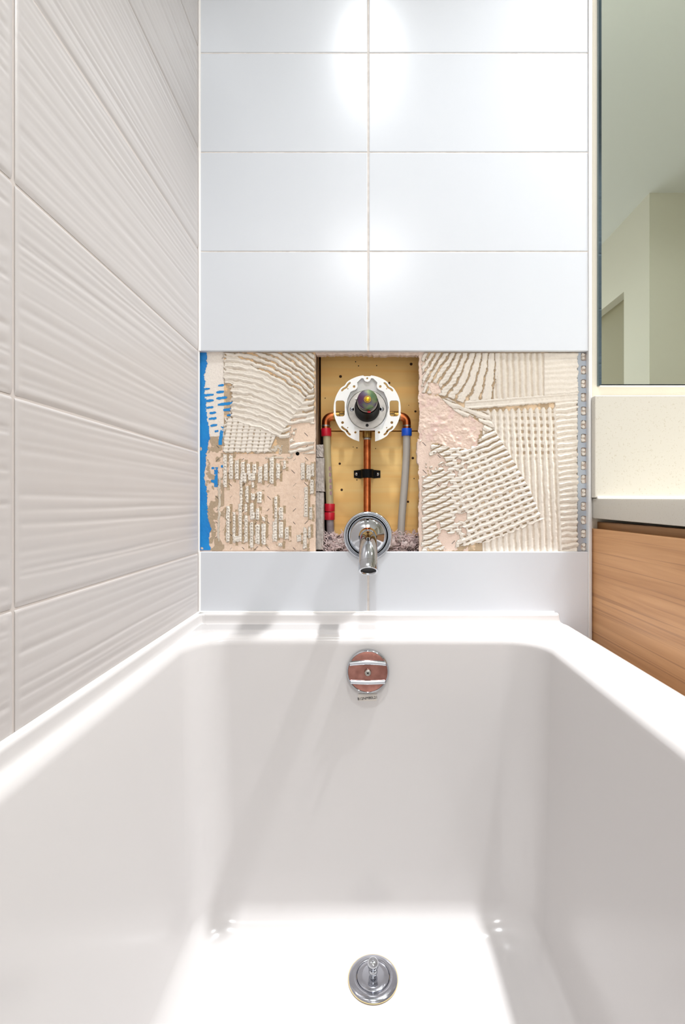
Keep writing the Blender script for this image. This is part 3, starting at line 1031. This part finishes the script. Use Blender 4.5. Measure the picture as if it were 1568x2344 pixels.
def screw(name, x, y, z, r, m, parent, pitch=0.0):
    f = facing(x, y, z, pitch)
    s = lathe(name, [(0, r * .55), (r * .5, r * .5), (r * .85, r * .3), (r, 0), (r, -r * .4), (0, -r * .4)], f, m, parent, 20)
    return s


def cross(x, y, z, r, parent, m=None, tilt=0.0):
    bm = bmesh.new()
    w = r * .13
    bx(bm, -r * .55, r * .55, 0, r * .05, -w, w)
    bx(bm, -w, w, 0, r * .05, -r * .55, r * .55)
    rot = Matrix.Rotation(math.radians(45 + tilt), 4, 'Y')
    for v in bm.verts:
        v.co = rot @ v.co + Vector((x, y, z))
    return bmobj('cross_slot', bm, m or M['opening'], parent)


s_ = screw('brass_screw', vcx, -.0890, vcz - 0.0006, .0040, M['yellow_zinc'], disc)
bm = bmesh.new()
for (sx, sy, lab) in ((-197, 3, 0), (191, 5, 0)):
    X, Z = vcx + sx * U, vcz + sy * U
    q = screw('plate_screw', X, .0082, Z, .0044, M['chrome'], valve)
    cross(X, .0082 - .0024, Z, .0040, q)
lathe('plate_pin', [(0, .004), (.0018, .0035), (.0022, 0), (.0022, -.002), (0, -.002)], facing(vcx - 142 * U, .0088, vcz + 135 * U), M['white_plastic'], valve, 14)
lathe('plate_hole', [(0, .0002), (.0030, .0002), (.0032, -.0004), (0, -.0004)], facing(vcx, .0084, vcz - 203 * U), M['opening'], valve, 16)
for sx in (-322, 318):
    X, Z = vcx + sx * U * 1.04, vcz - 28 * U
    arm = 'valve_arm'
    tube('valve_arm', [(vcx + (sx * .35) * U, .060, Z), (vcx + sx * 1.42 * U, .060, Z)], .0105, M['brass'], valve, 24)
    q = lathe('stop_screw', [(0, .0135), (.0052, .0135), (.0058, .0128), (.0058, 0), (0, 0)], facing(X, .046, Z), M['brass'], valve, 20)
    box('slot', X - .0048, X + .0048, .0322, .0330, Z - .0007, Z + .0007, M['opening'], q)
# copper elbows on both sides
zel = wz(956, 1.01)
for s, px, lab in ((-1, 746, 'l'), (1, 931, 'r')):
    xe = wx(px, 1.012)
    x0 = vcx + s * 425 * U * 1.06
    R_ = .013
    pts = [(x0 - s * .012, .062, vcz - 30 * U), (x0, .062, vcz - 30 * U)]
    zt = vcz - 30 * U
    xb = xe - s * R_
    for k in range(9):
        a = math.pi / 2 * k / 8
        pts.append((xb + s * R_ * math.sin(a), .062, zt - R_ * (1 - math.cos(a))))
    pts.append((xe, .062, wz(982, 1.012)))
    e_ = tube('copper_elbow', pts, .0088, M['copper'], valve, 24)
    tube('solder_ring', [(xe, .062, wz(973.5, 1.012)), (xe, .062, wz(977, 1.012))], .0093, M['steel'], e_, 24)
    xs = x0 - s * .002
    tube('solder_ring', [(xs, .062, zt), (xs + s * .003, .062, zt)], .0094, M['steel'], e_, 24)

# ------------------------------------------------------------------ pipes
ycp = .064
dcp = D + ycp
cxp = wx(840.5, dcp)
pipe = thing('copper_pipe', 'upright copper pipe running from the valve down to the tub spout', 'pipe', (cxp, ycp, wz(1225, dcp)))
tube('riser', [(cxp, ycp, wz(1003, dcp)), (cxp, ycp, wz(1100, dcp)), (cxp, ycp, wz(1215, dcp)), (cxp, ycp - .004, wz(1223, dcp)), (cxp, ycp - .012, wz(1226, dcp)), (cxp, -.004, wz(1226, dcp))], .00775, M['copper'], pipe, 24)
lathe('brass_fitting', [(0, .0), (.0098, .0), (.0100, .0008), (.0100, .0215), (.0092, .0225), (0, .0225)], Matrix.Translation((cxp, ycp, wz(1002, dcp))), M['brass'], pipe, 28)
lathe('solder_band', [(.0077, -.004), (.0086, -.0035), (.0088, 0), (0.007, 0)], Matrix.Translation((cxp, ycp, wz(1003, dcp))), M['steel'], pipe, 28)

zcl = wz(1084, dcp - .004)
clamp = thing('pipe_clamp', 'black two-hole pipe clamp holding the copper pipe to the pine board', 'clamp', (cxp, YW - .004, zcl - .009))
# strap bent over the pipe
prof = []
hw_ = .0288
for x, y in ((-hw_, YW - .0005), (-.0135, YW - .0005), (-.0112, YW - .012)):
    prof.append((x, y))
for k in range(9):
    a = math.pi * (1 - k / 8)
    prof.append((.0105 * math.cos(a), ycp - .0105 * math.sin(a)))
prof += [(.0112, YW - .012), (.0135, YW - .0005), (hw_, YW - .0005)]
vs, fs = [], []
for i, (x, y) in enumerate(prof):
    n_ = Vector((0, -1))
    pp = prof[max(i - 1, 0)]
    pn_ = prof[min(i + 1, len(prof) - 1)]
    t2 = Vector((pn_[0] - pp[0], pn_[1] - pp[1])).normalized()
    n_ = Vector((t2.y, -t2.x)) * .0024
    zz = .0092
    if i in (0, len(prof) - 1):
        zz = .0078
    for (ox, oy, oz) in ((0, 0, -zz), (0, 0, zz), (n_.x, n_.y, zz), (n_.x, n_.y, -zz)):
        vs.append((cxp + x + ox, y + oy, zcl + oz))
for i in range(len(prof) - 1):
    a, b = 4 * i, 4 * i + 4
    for k in range(4):
        k2 = (k + 1) % 4
        fs.append((a + k, a + k2, b + k2, b + k))
fs += [(0, 1, 2, 3), tuple(4 * (len(prof) - 1) + k for k in (3, 2, 1, 0))]
obj('strap', vs, fs, M['black_strap'], clamp)
for s in (-1, 1):
    X = cxp + s * .0229
    q = screw('screw', X, YW - .0030, zcl, .0042, M['chrome'], clamp)
    cross(X, YW - .0055, zcl, .0038, q, tilt=20 * s)

hot = thing('hot_pipe', 'yellowed plastic water pipe with red rings at the left of the wall opening', 'pipe', (wx(757, 1.01), .062, wz(1262, 1.01)))
dpx = 1.012


def pth(pts, y=.062, n=8):
    out = []
    for (a, b) in zip(pts[:-1], pts[1:]):
        for k in range(n):
            t = k / n
            out.append((wx(a[0] + (b[0] - a[0]) * t, dpx), y, wz(a[1] + (b[1] - a[1]) * t, dpx)))
    out.append((wx(pts[-1][0], dpx), y, wz(pts[-1][1], dpx)))
    return out


tube('upper_tube', pth([(747, 984), (750, 1060), (753.5, 1110), (755, 1160)]), .0080, M['pex_hot'], hot, 24)
tube('lower_tube', pth([(755, 1180), (756.5, 1220), (758, 1262)]), .0080, M['pex_dirty'], hot, 24)


def crimp(px0, py0, px1, py1, m, parent, name):
    d_ = dpx
    p0, p1 = Vector((wx(px0, d_), .062, wz(py0, d_))), Vector((wx(px1, d_), .062, wz(py1, d_)))
    ax = (p1 - p0)
    L = ax.length
    q = Vector((0, 0, 1)).rotation_difference(ax.normalized()).to_matrix().to_4x4()
    return lathe(name, [(.0080, 0), (.0104, 0), (.0110, .0009), (.0110, L - .0009), (.0104, L), (.0080, L)], Matrix.Translation(p0) @ q, m, parent, 32)


crimp(747, 999, 746.5, 981, M['red'], hot, 'red_ring')
crimp(754.7, 1171, 755, 1153, M['red'], hot, 'red_ring')
crimp(754.5, 1190, 754.6, 1172.5, M['red'], hot, 'red_ring')
rr = random.Random(3)
bm = bmesh.new()
for k in range(5):       # faded print running down the pipe
    z = wz(1072 + k * 14, dpx)
    x = wx(756.0 + k * .5, dpx)
    bx(bm, x - .0024, x + .0020, .0538, .0542, z - .0048, z + .0030)
bmobj('faded_print', bm, mat('mauve_print', (166, 132, 134), 0.8), hot)

cold = thing('cold_pipe', 'milky plastic water pipe with a blue ring at the right of the wall opening', 'pipe', (wx(917, 1.01), .062, wz(1240, 1.01)))
tube('tube', pth([(931, 984), (930.5, 1040), (926, 1110), (920, 1180), (916.5, 1240)]), .0080, M['pex'], cold, 24)
crimp(930.8, 998, 931, 981, M['blue'], cold, 'blue_ring')

# ------------------------------------------------------------------ tub spout
scx, scz = wx(842, .945), wz(1226.5, .945)
spout = thing('tub_spout', 'chrome tub spout with round bell flange below the copper pipe', 'spout', (scx, -.005, scz - .0485))
fs_ = facing(scx, 0, scz)
lathe('flange', [(.030, .0005), (.0475, .0008), (.0485, .0022), (.0485, .0050), (.0478, .0062), (.0462, .0066), (.0445, .0056), (.0425, .0036), (.0405, .0028), (.0385, .0040),
                 (.0368, .0085), (.0345, .0125), (.0305, .0165), (.0250, .0195), (.0200, .0212), (.0178, .0220)], fs_, M['chrome'], spout, 72, 60)
lathe('reflection_ring', [(.0378, .0045), (.0382, .0060), (.0396, .0054), (.0406, .0040), (.0405, .0028)], fs_, M['black_plastic'], spout, 72, 60)  # dark reflection in the chrome flange, shaped as a black ring
pts, rad = [], []
y0s = -.016
for k in range(4):
    pts.append((scx, y0s - .034 * k / 3, scz))
    rad.append(.0158)
R_, A_ = .078, math.radians(56)
for k in range(1, 17):
    a = A_ * k / 16
    pts.append((scx, y0s - .034 - R_ * math.sin(a), scz - R_ * (1 - math.cos(a))))
    rad.append(.0158 + .0010 * k / 16)
tdir = Vector((0, -math.cos(A_), -math.sin(A_)))
pe = Vector(pts[-1])
pts.append(tuple(pe + tdir * .006))
rad.append(.0168)
tube('spout_tube', pts, rad, M['chrome'], spout, 48, cap=False)
q = Vector((0, 0, 1)).rotation_difference(tdir).to_matrix().to_4x4()
ft = Matrix.Translation(pe + tdir * .0060) @ q
tip = lathe('spout_tip', [(.0166, 0), (.0171, .0004), (.0171, .0150), (.0165, .0162), (.0140, .0164), (.0132, .0156), (.0132, .004)], ft, M['chrome'], spout, 48, 50)
lathe('outlet', [(.0134, .0142), (.0128, .0128), (.010, .0118), (0, .0116)], ft, M['opening'], tip, 32)

# ------------------------------------------------------------------ bathtub
TX0, TX1 = XL + 0.002, 0.405
ZR = ZC - 0.240                 # rim level
ZF = ZC - 0.730                 # tub floor level
YB = -0.0005
YE = -1.52


def rr_ring(x0, x1, y0, y1, r, n=10):
    out = []
    for cx, cy, a0 in ((x1 - r, y1 - r, 0), (x0 + r, y1 - r, 90), (x0 + r, y0 + r, 180), (x1 - r, y0 + r, 270)):
        for k in range(n + 1):
            a = math.radians(a0 + 90 * k / n)
            out.append((cx + r * math.cos(a), cy + r * math.sin(a)))
    return out


# rings from the floor of the tub up over the rim and down the apron
IX0, IX1, IY1, IY0 = -0.3065, 0.3120, -0.0945, -1.43
rings = []


def inner_at(z, off):
    """plan of the bowl at height z, drawn in from the rim opening by off"""
    f = (ZR - z) / (ZR - ZF)
    return (IX0 + .024 * f + off, IX1 - .028 * f - off, IY0 + .09 * f + off, IY1 - .035 * f - off)


NR = 9
RF = 0.042                      # floor cove radius
x0, x1, y0, y1 = inner_at(ZF, RF + .10)
rings.append((rr_ring(x0, x1, y0, y1, .05), ZF - .0015))
x0, x1, y0, y1 = inner_at(ZF, RF + .03)
rings.append((rr_ring(x0, x1, y0, y1, .05), ZF))
for k in range(NR + 1):
    a = math.pi / 2 * k / NR
    z = ZF + RF * (1 - math.cos(a))
    x0, x1, y0, y1 = inner_at(z, RF * (1 - math.sin(a)))
    rings.append((rr_ring(x0, x1, y0, y1, .055 + .01 * k / NR), z))
for k in range(1, 8):
    z = ZF + RF + (ZR - .018 - ZF - RF) * k / 8
    x0, x1, y0, y1 = inner_at(z, 0)
    rings.append((rr_ring(x0, x1, y0, y1, .065), z))
RR = 0.018
for k in range(0, 9):
    a = math.pi / 2 * k / 8
    z = ZR - RR + RR * math.sin(a)
    o_ = -RR * (1 - math.cos(a)) * .85
    rings.append((rr_ring(IX0 + o_, IX1 - o_, IY0 + o_, IY1 - o_, .065), z))
rings.append((rr_ring(TX0 + .004, TX1 - .010, YE + .01, YB - .004, .016), ZR + .0004))
rings.append((rr_ring(TX0 + .001, TX1 - .003, YE + .003, YB - .001, .014), ZR - .003))
rings.append((rr_ring(TX0, TX1, YE, YB, .012), ZR - .010))
rings.append((rr_ring(TX0, TX1, YE, YB, .012), 0.0))
vs, fs = [], []
nr = len(rings[0][0])
for pl, z in rings:
    vs += [(x, y, z) for x, y in pl]
for i in range(len(rings) - 1):
    for k in range(nr):
        k2 = (k + 1) % nr
        fs.append((i * nr + k, i * nr + k2, (i + 1) * nr + k2, (i + 1) * nr + k))
fs.append(tuple(range(nr)))
tub = obj('bathtub', vs, fs, M['acrylic'], None, smooth=True, angle=75)
tag(tub, 'white acrylic bathtub with steep sides below the tiled walls', 'bathtub')
# raised lip along the two walls
path = [(TX1 - .020, -.0062), (TX1 - .012, -.0062)]
lp = []
cor = (TX0 + .006, -.0062)
seq = [(TX1 - .0265, -.0062)]
seq += [(TX0 + .020, -.0062), (TX0 + .013, -.0072), (TX0 + .0083, -.0105), (TX0 + .0062, -.016), (TX0 + .006, -.03)]
seq += [(TX0 + .006, -1.50)]
sec = []                        # section: out = distance from the wall, up = height above rim
for k in range(7):
    a = math.pi / 2 * k / 6
    sec.append((.0062 + .0052 * math.cos(a) if k else .0114, .0150 + .0050 * math.sin(a)))
sec = [(.0200, -.0008), (.0165, .0003), (.0138, .0030), (.0122, .0075)] + sec + [(.0008, .0200)]
vs, fs = [], []
ns = len(sec)
# for every path node: inward normal
for i, p in enumerate(seq):
    a = Vector(seq[max(i - 1, 0)])
    b = Vector(seq[min(i + 1, len(seq) - 1)])
    t = (b - a).normalized()
    n_ = Vector((-t.y, t.x))
    base = Vector(p) - n_ * .0062
    wide = 1.0 if i < 2 else max(.5, 1 - .25 * (i - 1))
    for (o_, u_) in sec:
        q_ = base + n_ * o_ * wide
        vs.append((q_.x, q_.y, ZR + u_))
for i in range(len(seq) - 1):
    for k in range(ns - 1):
        fs.append((i * ns + k, (i + 1) * ns + k, (i + 1) * ns + k + 1, i * ns + k + 1))
# rounded end at the open side
s0 = len(vs)
p = Vector(seq[0])
prev = list(range(ns))
for j in range(1, 6):
    a = math.pi / 2 * j / 5
    cur = []
    for (o_, u_) in sec:
        cur.append(len(vs))
        vs.append((p.x + (o_) * math.sin(a) * .85, -.0002 - o_ * math.cos(a), ZR + u_))
    for k in range(ns - 1):
        fs.append((prev[k], prev[k + 1], cur[k + 1], cur[k]))
    prev = cur
obj('tile_lip', vs, fs, M['acrylic'], tub, smooth=True, angle=60)
tube('caulk_bead', [(TX1 - .026, -.0008, ZR + .0205), (XL + .002, -.0008, ZR + .0205)], .0024, M['caulk'], wall_back, 10)
structure(tube('trim_3', [(XL + .0012, -.001, ZR + .0205), (XL + .0012, -1.5, ZR + .0205)], .0024, M['caulk'], None, 10), 'bead of white caulk between the bathtub lip and the wavy wall tiles')


def end_wall_y(z):
    return IY1 - .035 * (ZR - z) / (ZR - ZF)


PITCH = math.degrees(math.atan(.035 / (ZR - ZF)))
# maker's code printed beside the overflow
ocz = wz(1540, .838)
ocx = wx(842, .838)
zcode = wz(1594, .852)
label_o = box('code_label', wx(820, .852), wx(862, .852), end_wall_y(zcode) - .0006, end_wall_y(zcode) + .002, zcode - .0062, zcode + .006, M['paper'], tub)
cu = bpy.data.curves.new('code_text', 'FONT')
cu.body = 'B12NM80L21'
cu.size = .0064
cu.extrude = .00015
cu.materials.append(M['ink'])
tmp = bpy.data.objects.new('code_tmp', cu)
C.objects.link(tmp)
dg = bpy.context.evaluated_depsgraph_get()
tme = bpy.data.meshes.new_from_object(tmp.evaluated_get(dg))
bpy.data.objects.remove(tmp)
tmx = Matrix.Translation((wx(818.5, .852), end_wall_y(zcode) - .0010, zcode - .0048)) @ Matrix.Rotation(math.radians(-5), 4, 'Y') @ Matrix.Rotation(math.pi / 2, 4, 'X')
obj('printed_code', [tmx @ v.co for v in tme.vertices], [list(p.vertices) for p in tme.polygons], M['ink'], tub)

yo = end_wall_y(ocz)
over = thing('overflow_plate', 'round chrome overflow plate with two bars on the end wall of the bathtub', 'overflow plate', (ocx, yo, ocz - .0377))
fo = facing(ocx, yo, ocz, PITCH)
RO = .0377
lathe('rim', [(RO - .001, .0006), (RO, .001), (RO, .0090), (RO - .0006, .0110), (RO - .0018, .0118), (RO - .0028, .0112), (RO - .0032, .0098)], fo, M['chrome'], over, 64, 60)
lathe('face', [(RO - .0025, .0100), (.030, .0106), (.020, .0110), (.010, .0112), (0, .0112)], fo, M['brown_reflection'], over, 64, 60)


def bar(cz_, hgt, bow, name):
    """chrome bar bowed across the face, rounded in section"""
    n, sg = 24, 6
    vs, fs = [], []
    half = math.sqrt(max((RO - .003) ** 2 - cz_ ** 2, 0))
    for i in range(n + 1):
        t = -1 + 2 * i / n
        x = t * half
        z0 = cz_ + bow * (1 - t * t)
        for k in range(sg + 1):
            a = math.pi * k / sg
            vs.append(fo @ Vector((x, z0 + hgt / 2 * math.cos(a), .0104 + .0034 * math.sin(a) ** .7 if 0 < k < sg else .0100)))
    m_ = sg + 1
    for i in range(n):
        for k in range(sg):
            fs.append((i * m_ + k, (i + 1) * m_ + k, (i + 1) * m_ + k + 1, i * m_ + k + 1))
    fs.append(tuple(range(m_)))
    fs.append(tuple(n * m_ + k for k in range(m_)))
    return obj(name, vs, fs, M['chrome'], over, smooth=True, angle=70)


bar(.0140, .0088, .0022, 'bar')
bar(-.0170, .0080, -.0014, 'bar')
pcs = fo @ Vector((0, -.0005, .0128))
q = lathe('screw', [(.0036, -.003), (.0042, -.002), (.0058, .0), (.0060, .0018), (.0050, .0038), (.0030, .0046), (0, .0048)], Matrix.Translation(pcs) @ fo.to_quaternion().to_matrix().to_4x4(), M['steel'], over, 28)
pq = fo @ Vector((0, -.0005, .0177))
cross(pq.x, pq.y, pq.z, .0046, q)

# ------------------------------------------------------------------ drain
dcx, dcy = wx(854, .729), .729 - D
drain = thing('tub_drain', 'round chrome drain with knobbed stopper set in the bathtub floor', 'drain', (dcx, dcy, ZF))
fd = Matrix.Translation((dcx, dcy, ZF))
lathe('sealant', [(0, .0002), (.0382, .0002), (.0385, .0006), (.036, .0010), (0, .0010)], fd, M['residue'], drain, 56)
lathe('flange', [(.0252, .0005), (.0254, .0038), (.0262, .0044), (.0310, .0040), (.0360, .0026), (.0376, .0010), (.0378, .0004)], fd, M['chrome_soft'], drain, 64, 60)
stp = lathe('stopper', [(.0250, .0008), (.0246, .0042), (.0238, .0050), (.016, .0052), (0, .0053)], fd, M['chrome_soft'], drain, 56, 50)
lathe('well', [(0, .0007), (.0262, .0007)], fd, M['opening'], drain, 48)
lathe('knob', [(.0046, .0050), (.0042, .0070), (.0050, .0085), (.0066, .0096), (.0068, .0120), (.0056, .0135), (.0054, .0155), (.0066, .0170), (.0080, .0190), (.0086, .0220), (.0082, .0246), (.0066, .0272), (.0040, .0288), (0, .0294)], fd, M['chrome'], stp, 32, 60)

# ------------------------------------------------------------------ vanity, worktop, backsplash, mirror
XV = 0.4585
van = thing('vanity', 'brown wood-grain vanity cabinet standing to the right of the bathtub', 'cabinet', (1.0, -.28, 0.0))
box('side_panel', XV, XV + .018, -.56, .0115, 0.06, ZC - .0525, M['wood'], van, bevel=.0008)
box('recessed_rail', XV + .0128, XV + .030, -.55, .0115, ZC - .0535, ZC - .0395, M['wood_rail'], van)
box('carcass', XV + .019, 1.52, -.54, .0115, 0.06, ZC - .056, M['wood_rail'], van)
box('plinth', XV + .03, 1.5, -.48, .0115, 0.0, 0.06, M['dark'], van)
for k in range(2):
    xa = XV + .022 + k * .52
    dr = box('drawer', xa, xa + .512, -.562, -.543, 0.42, ZC - .058, M['wood'], van, bevel=.001)
    tube('handle', [(xa + .16, -.582, .66), (xa + .36, -.582, .66)], .005, M['steel'], dr, 12)
    dr = box('door', xa, xa + .512, -.562, -.543, 0.07, 0.412, M['wood'], van, bevel=.001)
    tube('handle', [(xa + (.46 if k == 0 else .05), -.582, .25), (xa + (.46 if k == 0 else .05), -.582, .39)], .005, M['steel'], dr, 12)

bm = bmesh.new()
bx(bm, .4567, 1.56, -.585, .0118, ZC - .0318, ZC + .0088, .003, 2)
for v in bm.verts:               # the worktop falls slightly to the front
    v.co.z += (v.co.y - .0118) * .0105
tag(bmobj('worktop', bm, M['quartz'], None, True), 'cream speckled stone worktop slab on the wood-grain vanity', 'worktop')
tag(box('backsplash', wx(1362, .935), 1.56, -.015, .0122, ZC + .0092, wz(905, .935), M['quartz'], None, .0016, 2), 'cream speckled stone upstand between the worktop and the mirror', 'backsplash')
tube('caulk_line', [(.4575, -.0165, ZC + .0094), (1.55, -.0165, ZC + .0094)], .0026, M['caulk'], bpy.data.objects['backsplash'], 10)

MX0, MX1 = wx(1372.5, .952), 1.30
MZ0, MZ1 = wz(881.5, .952), 2.02
mir = thing('wall_mirror', 'tall rectangular mirror on the cream wall to the right of the white tiles', 'mirror', ((MX0 + MX1) / 2, .010, MZ0))
bw, bh = .0038, .0016
yf, ybk = .0018, .0122
vs, fs = [], []
vs = [(MX0 + bw, yf, MZ0 + bh), (MX1 - bw, yf, MZ0 + bh), (MX1 - bw, yf, MZ1 - bw), (MX0 + bw, yf, MZ1 - bw)]
obj('glass', vs, [(0, 1, 2, 3)], M['mirror'], mir)
vs = vs + [(MX0, .0058, MZ0), (MX1, .0058, MZ0), (MX1, .0058, MZ1), (MX0, .0058, MZ1), (MX0, ybk, MZ0), (MX1, ybk, MZ0), (MX1, ybk, MZ1), (MX0, ybk, MZ1)]
fs = [(k, (k + 1) % 4, 4 + (k + 1) % 4, 4 + k) for k in range(4)] + [(4 + k, 4 + (k + 1) % 4, 8 + (k + 1) % 4, 8 + k) for k in range(4)]
obj('bevelled_edge', vs, fs, M['mirror_edge'], mir)
box('caulk_line', MX0 + .002, MX1, .0030, .0122, MZ0 - .0022, MZ0 - .0002, M['caulk'], mir)

# ------------------------------------------------------------------ ceiling lights and one added fill
names = ('round recessed ceiling light above the middle of the bathtub', 'round recessed ceiling light above the mirror', 'added round fill light above the vanity front', 'large round ceiling light over the far end of the room')
for (x, y, wat, spread, rad_, tint_), lab in zip(LAMPS, names):
    t = thing('ceiling_or_fill_light', lab, 'light', (x, y, ZCEIL - .004), 'recessed ceiling lights')
    fl = Matrix.Translation((x, y, ZCEIL)) @ Matrix.Rotation(math.pi, 4, 'X')
    lathe('bezel', [(rad_ + .002, 0), (rad_ + .018, 0), (rad_ + .016, .005), (rad_ + .004, .006), (rad_ + .002, .002)], fl, M['alu'], t, 40)
    em = bpy.data.materials.new('lamp_lens')
    em.use_nodes = True
    b = em.node_tree.nodes['Principled BSDF']
    b.inputs['Base Color'].default_value = (1, 1, 1, 1)
    b.inputs['Emission Color'].default_value = (1, .98, .95, 1)
    b.inputs['Emission Strength'].default_value = 6
    lathe('lens', [(0, .0012), (rad_ + .003, .0010)], fl, em, t, 40)
    ld = bpy.data.lights.new('lamp', 'AREA')
    ld.shape = 'DISK'
    ld.size = rad_ * 2
    ld.energy = wat
    ld.spread = math.radians(spread)
    ld.color = tint_
    lo = bpy.data.objects.new('lamp', ld)
    C.objects.link(lo)
    lo.parent = t
    lo.location = (0, 0, -.006)
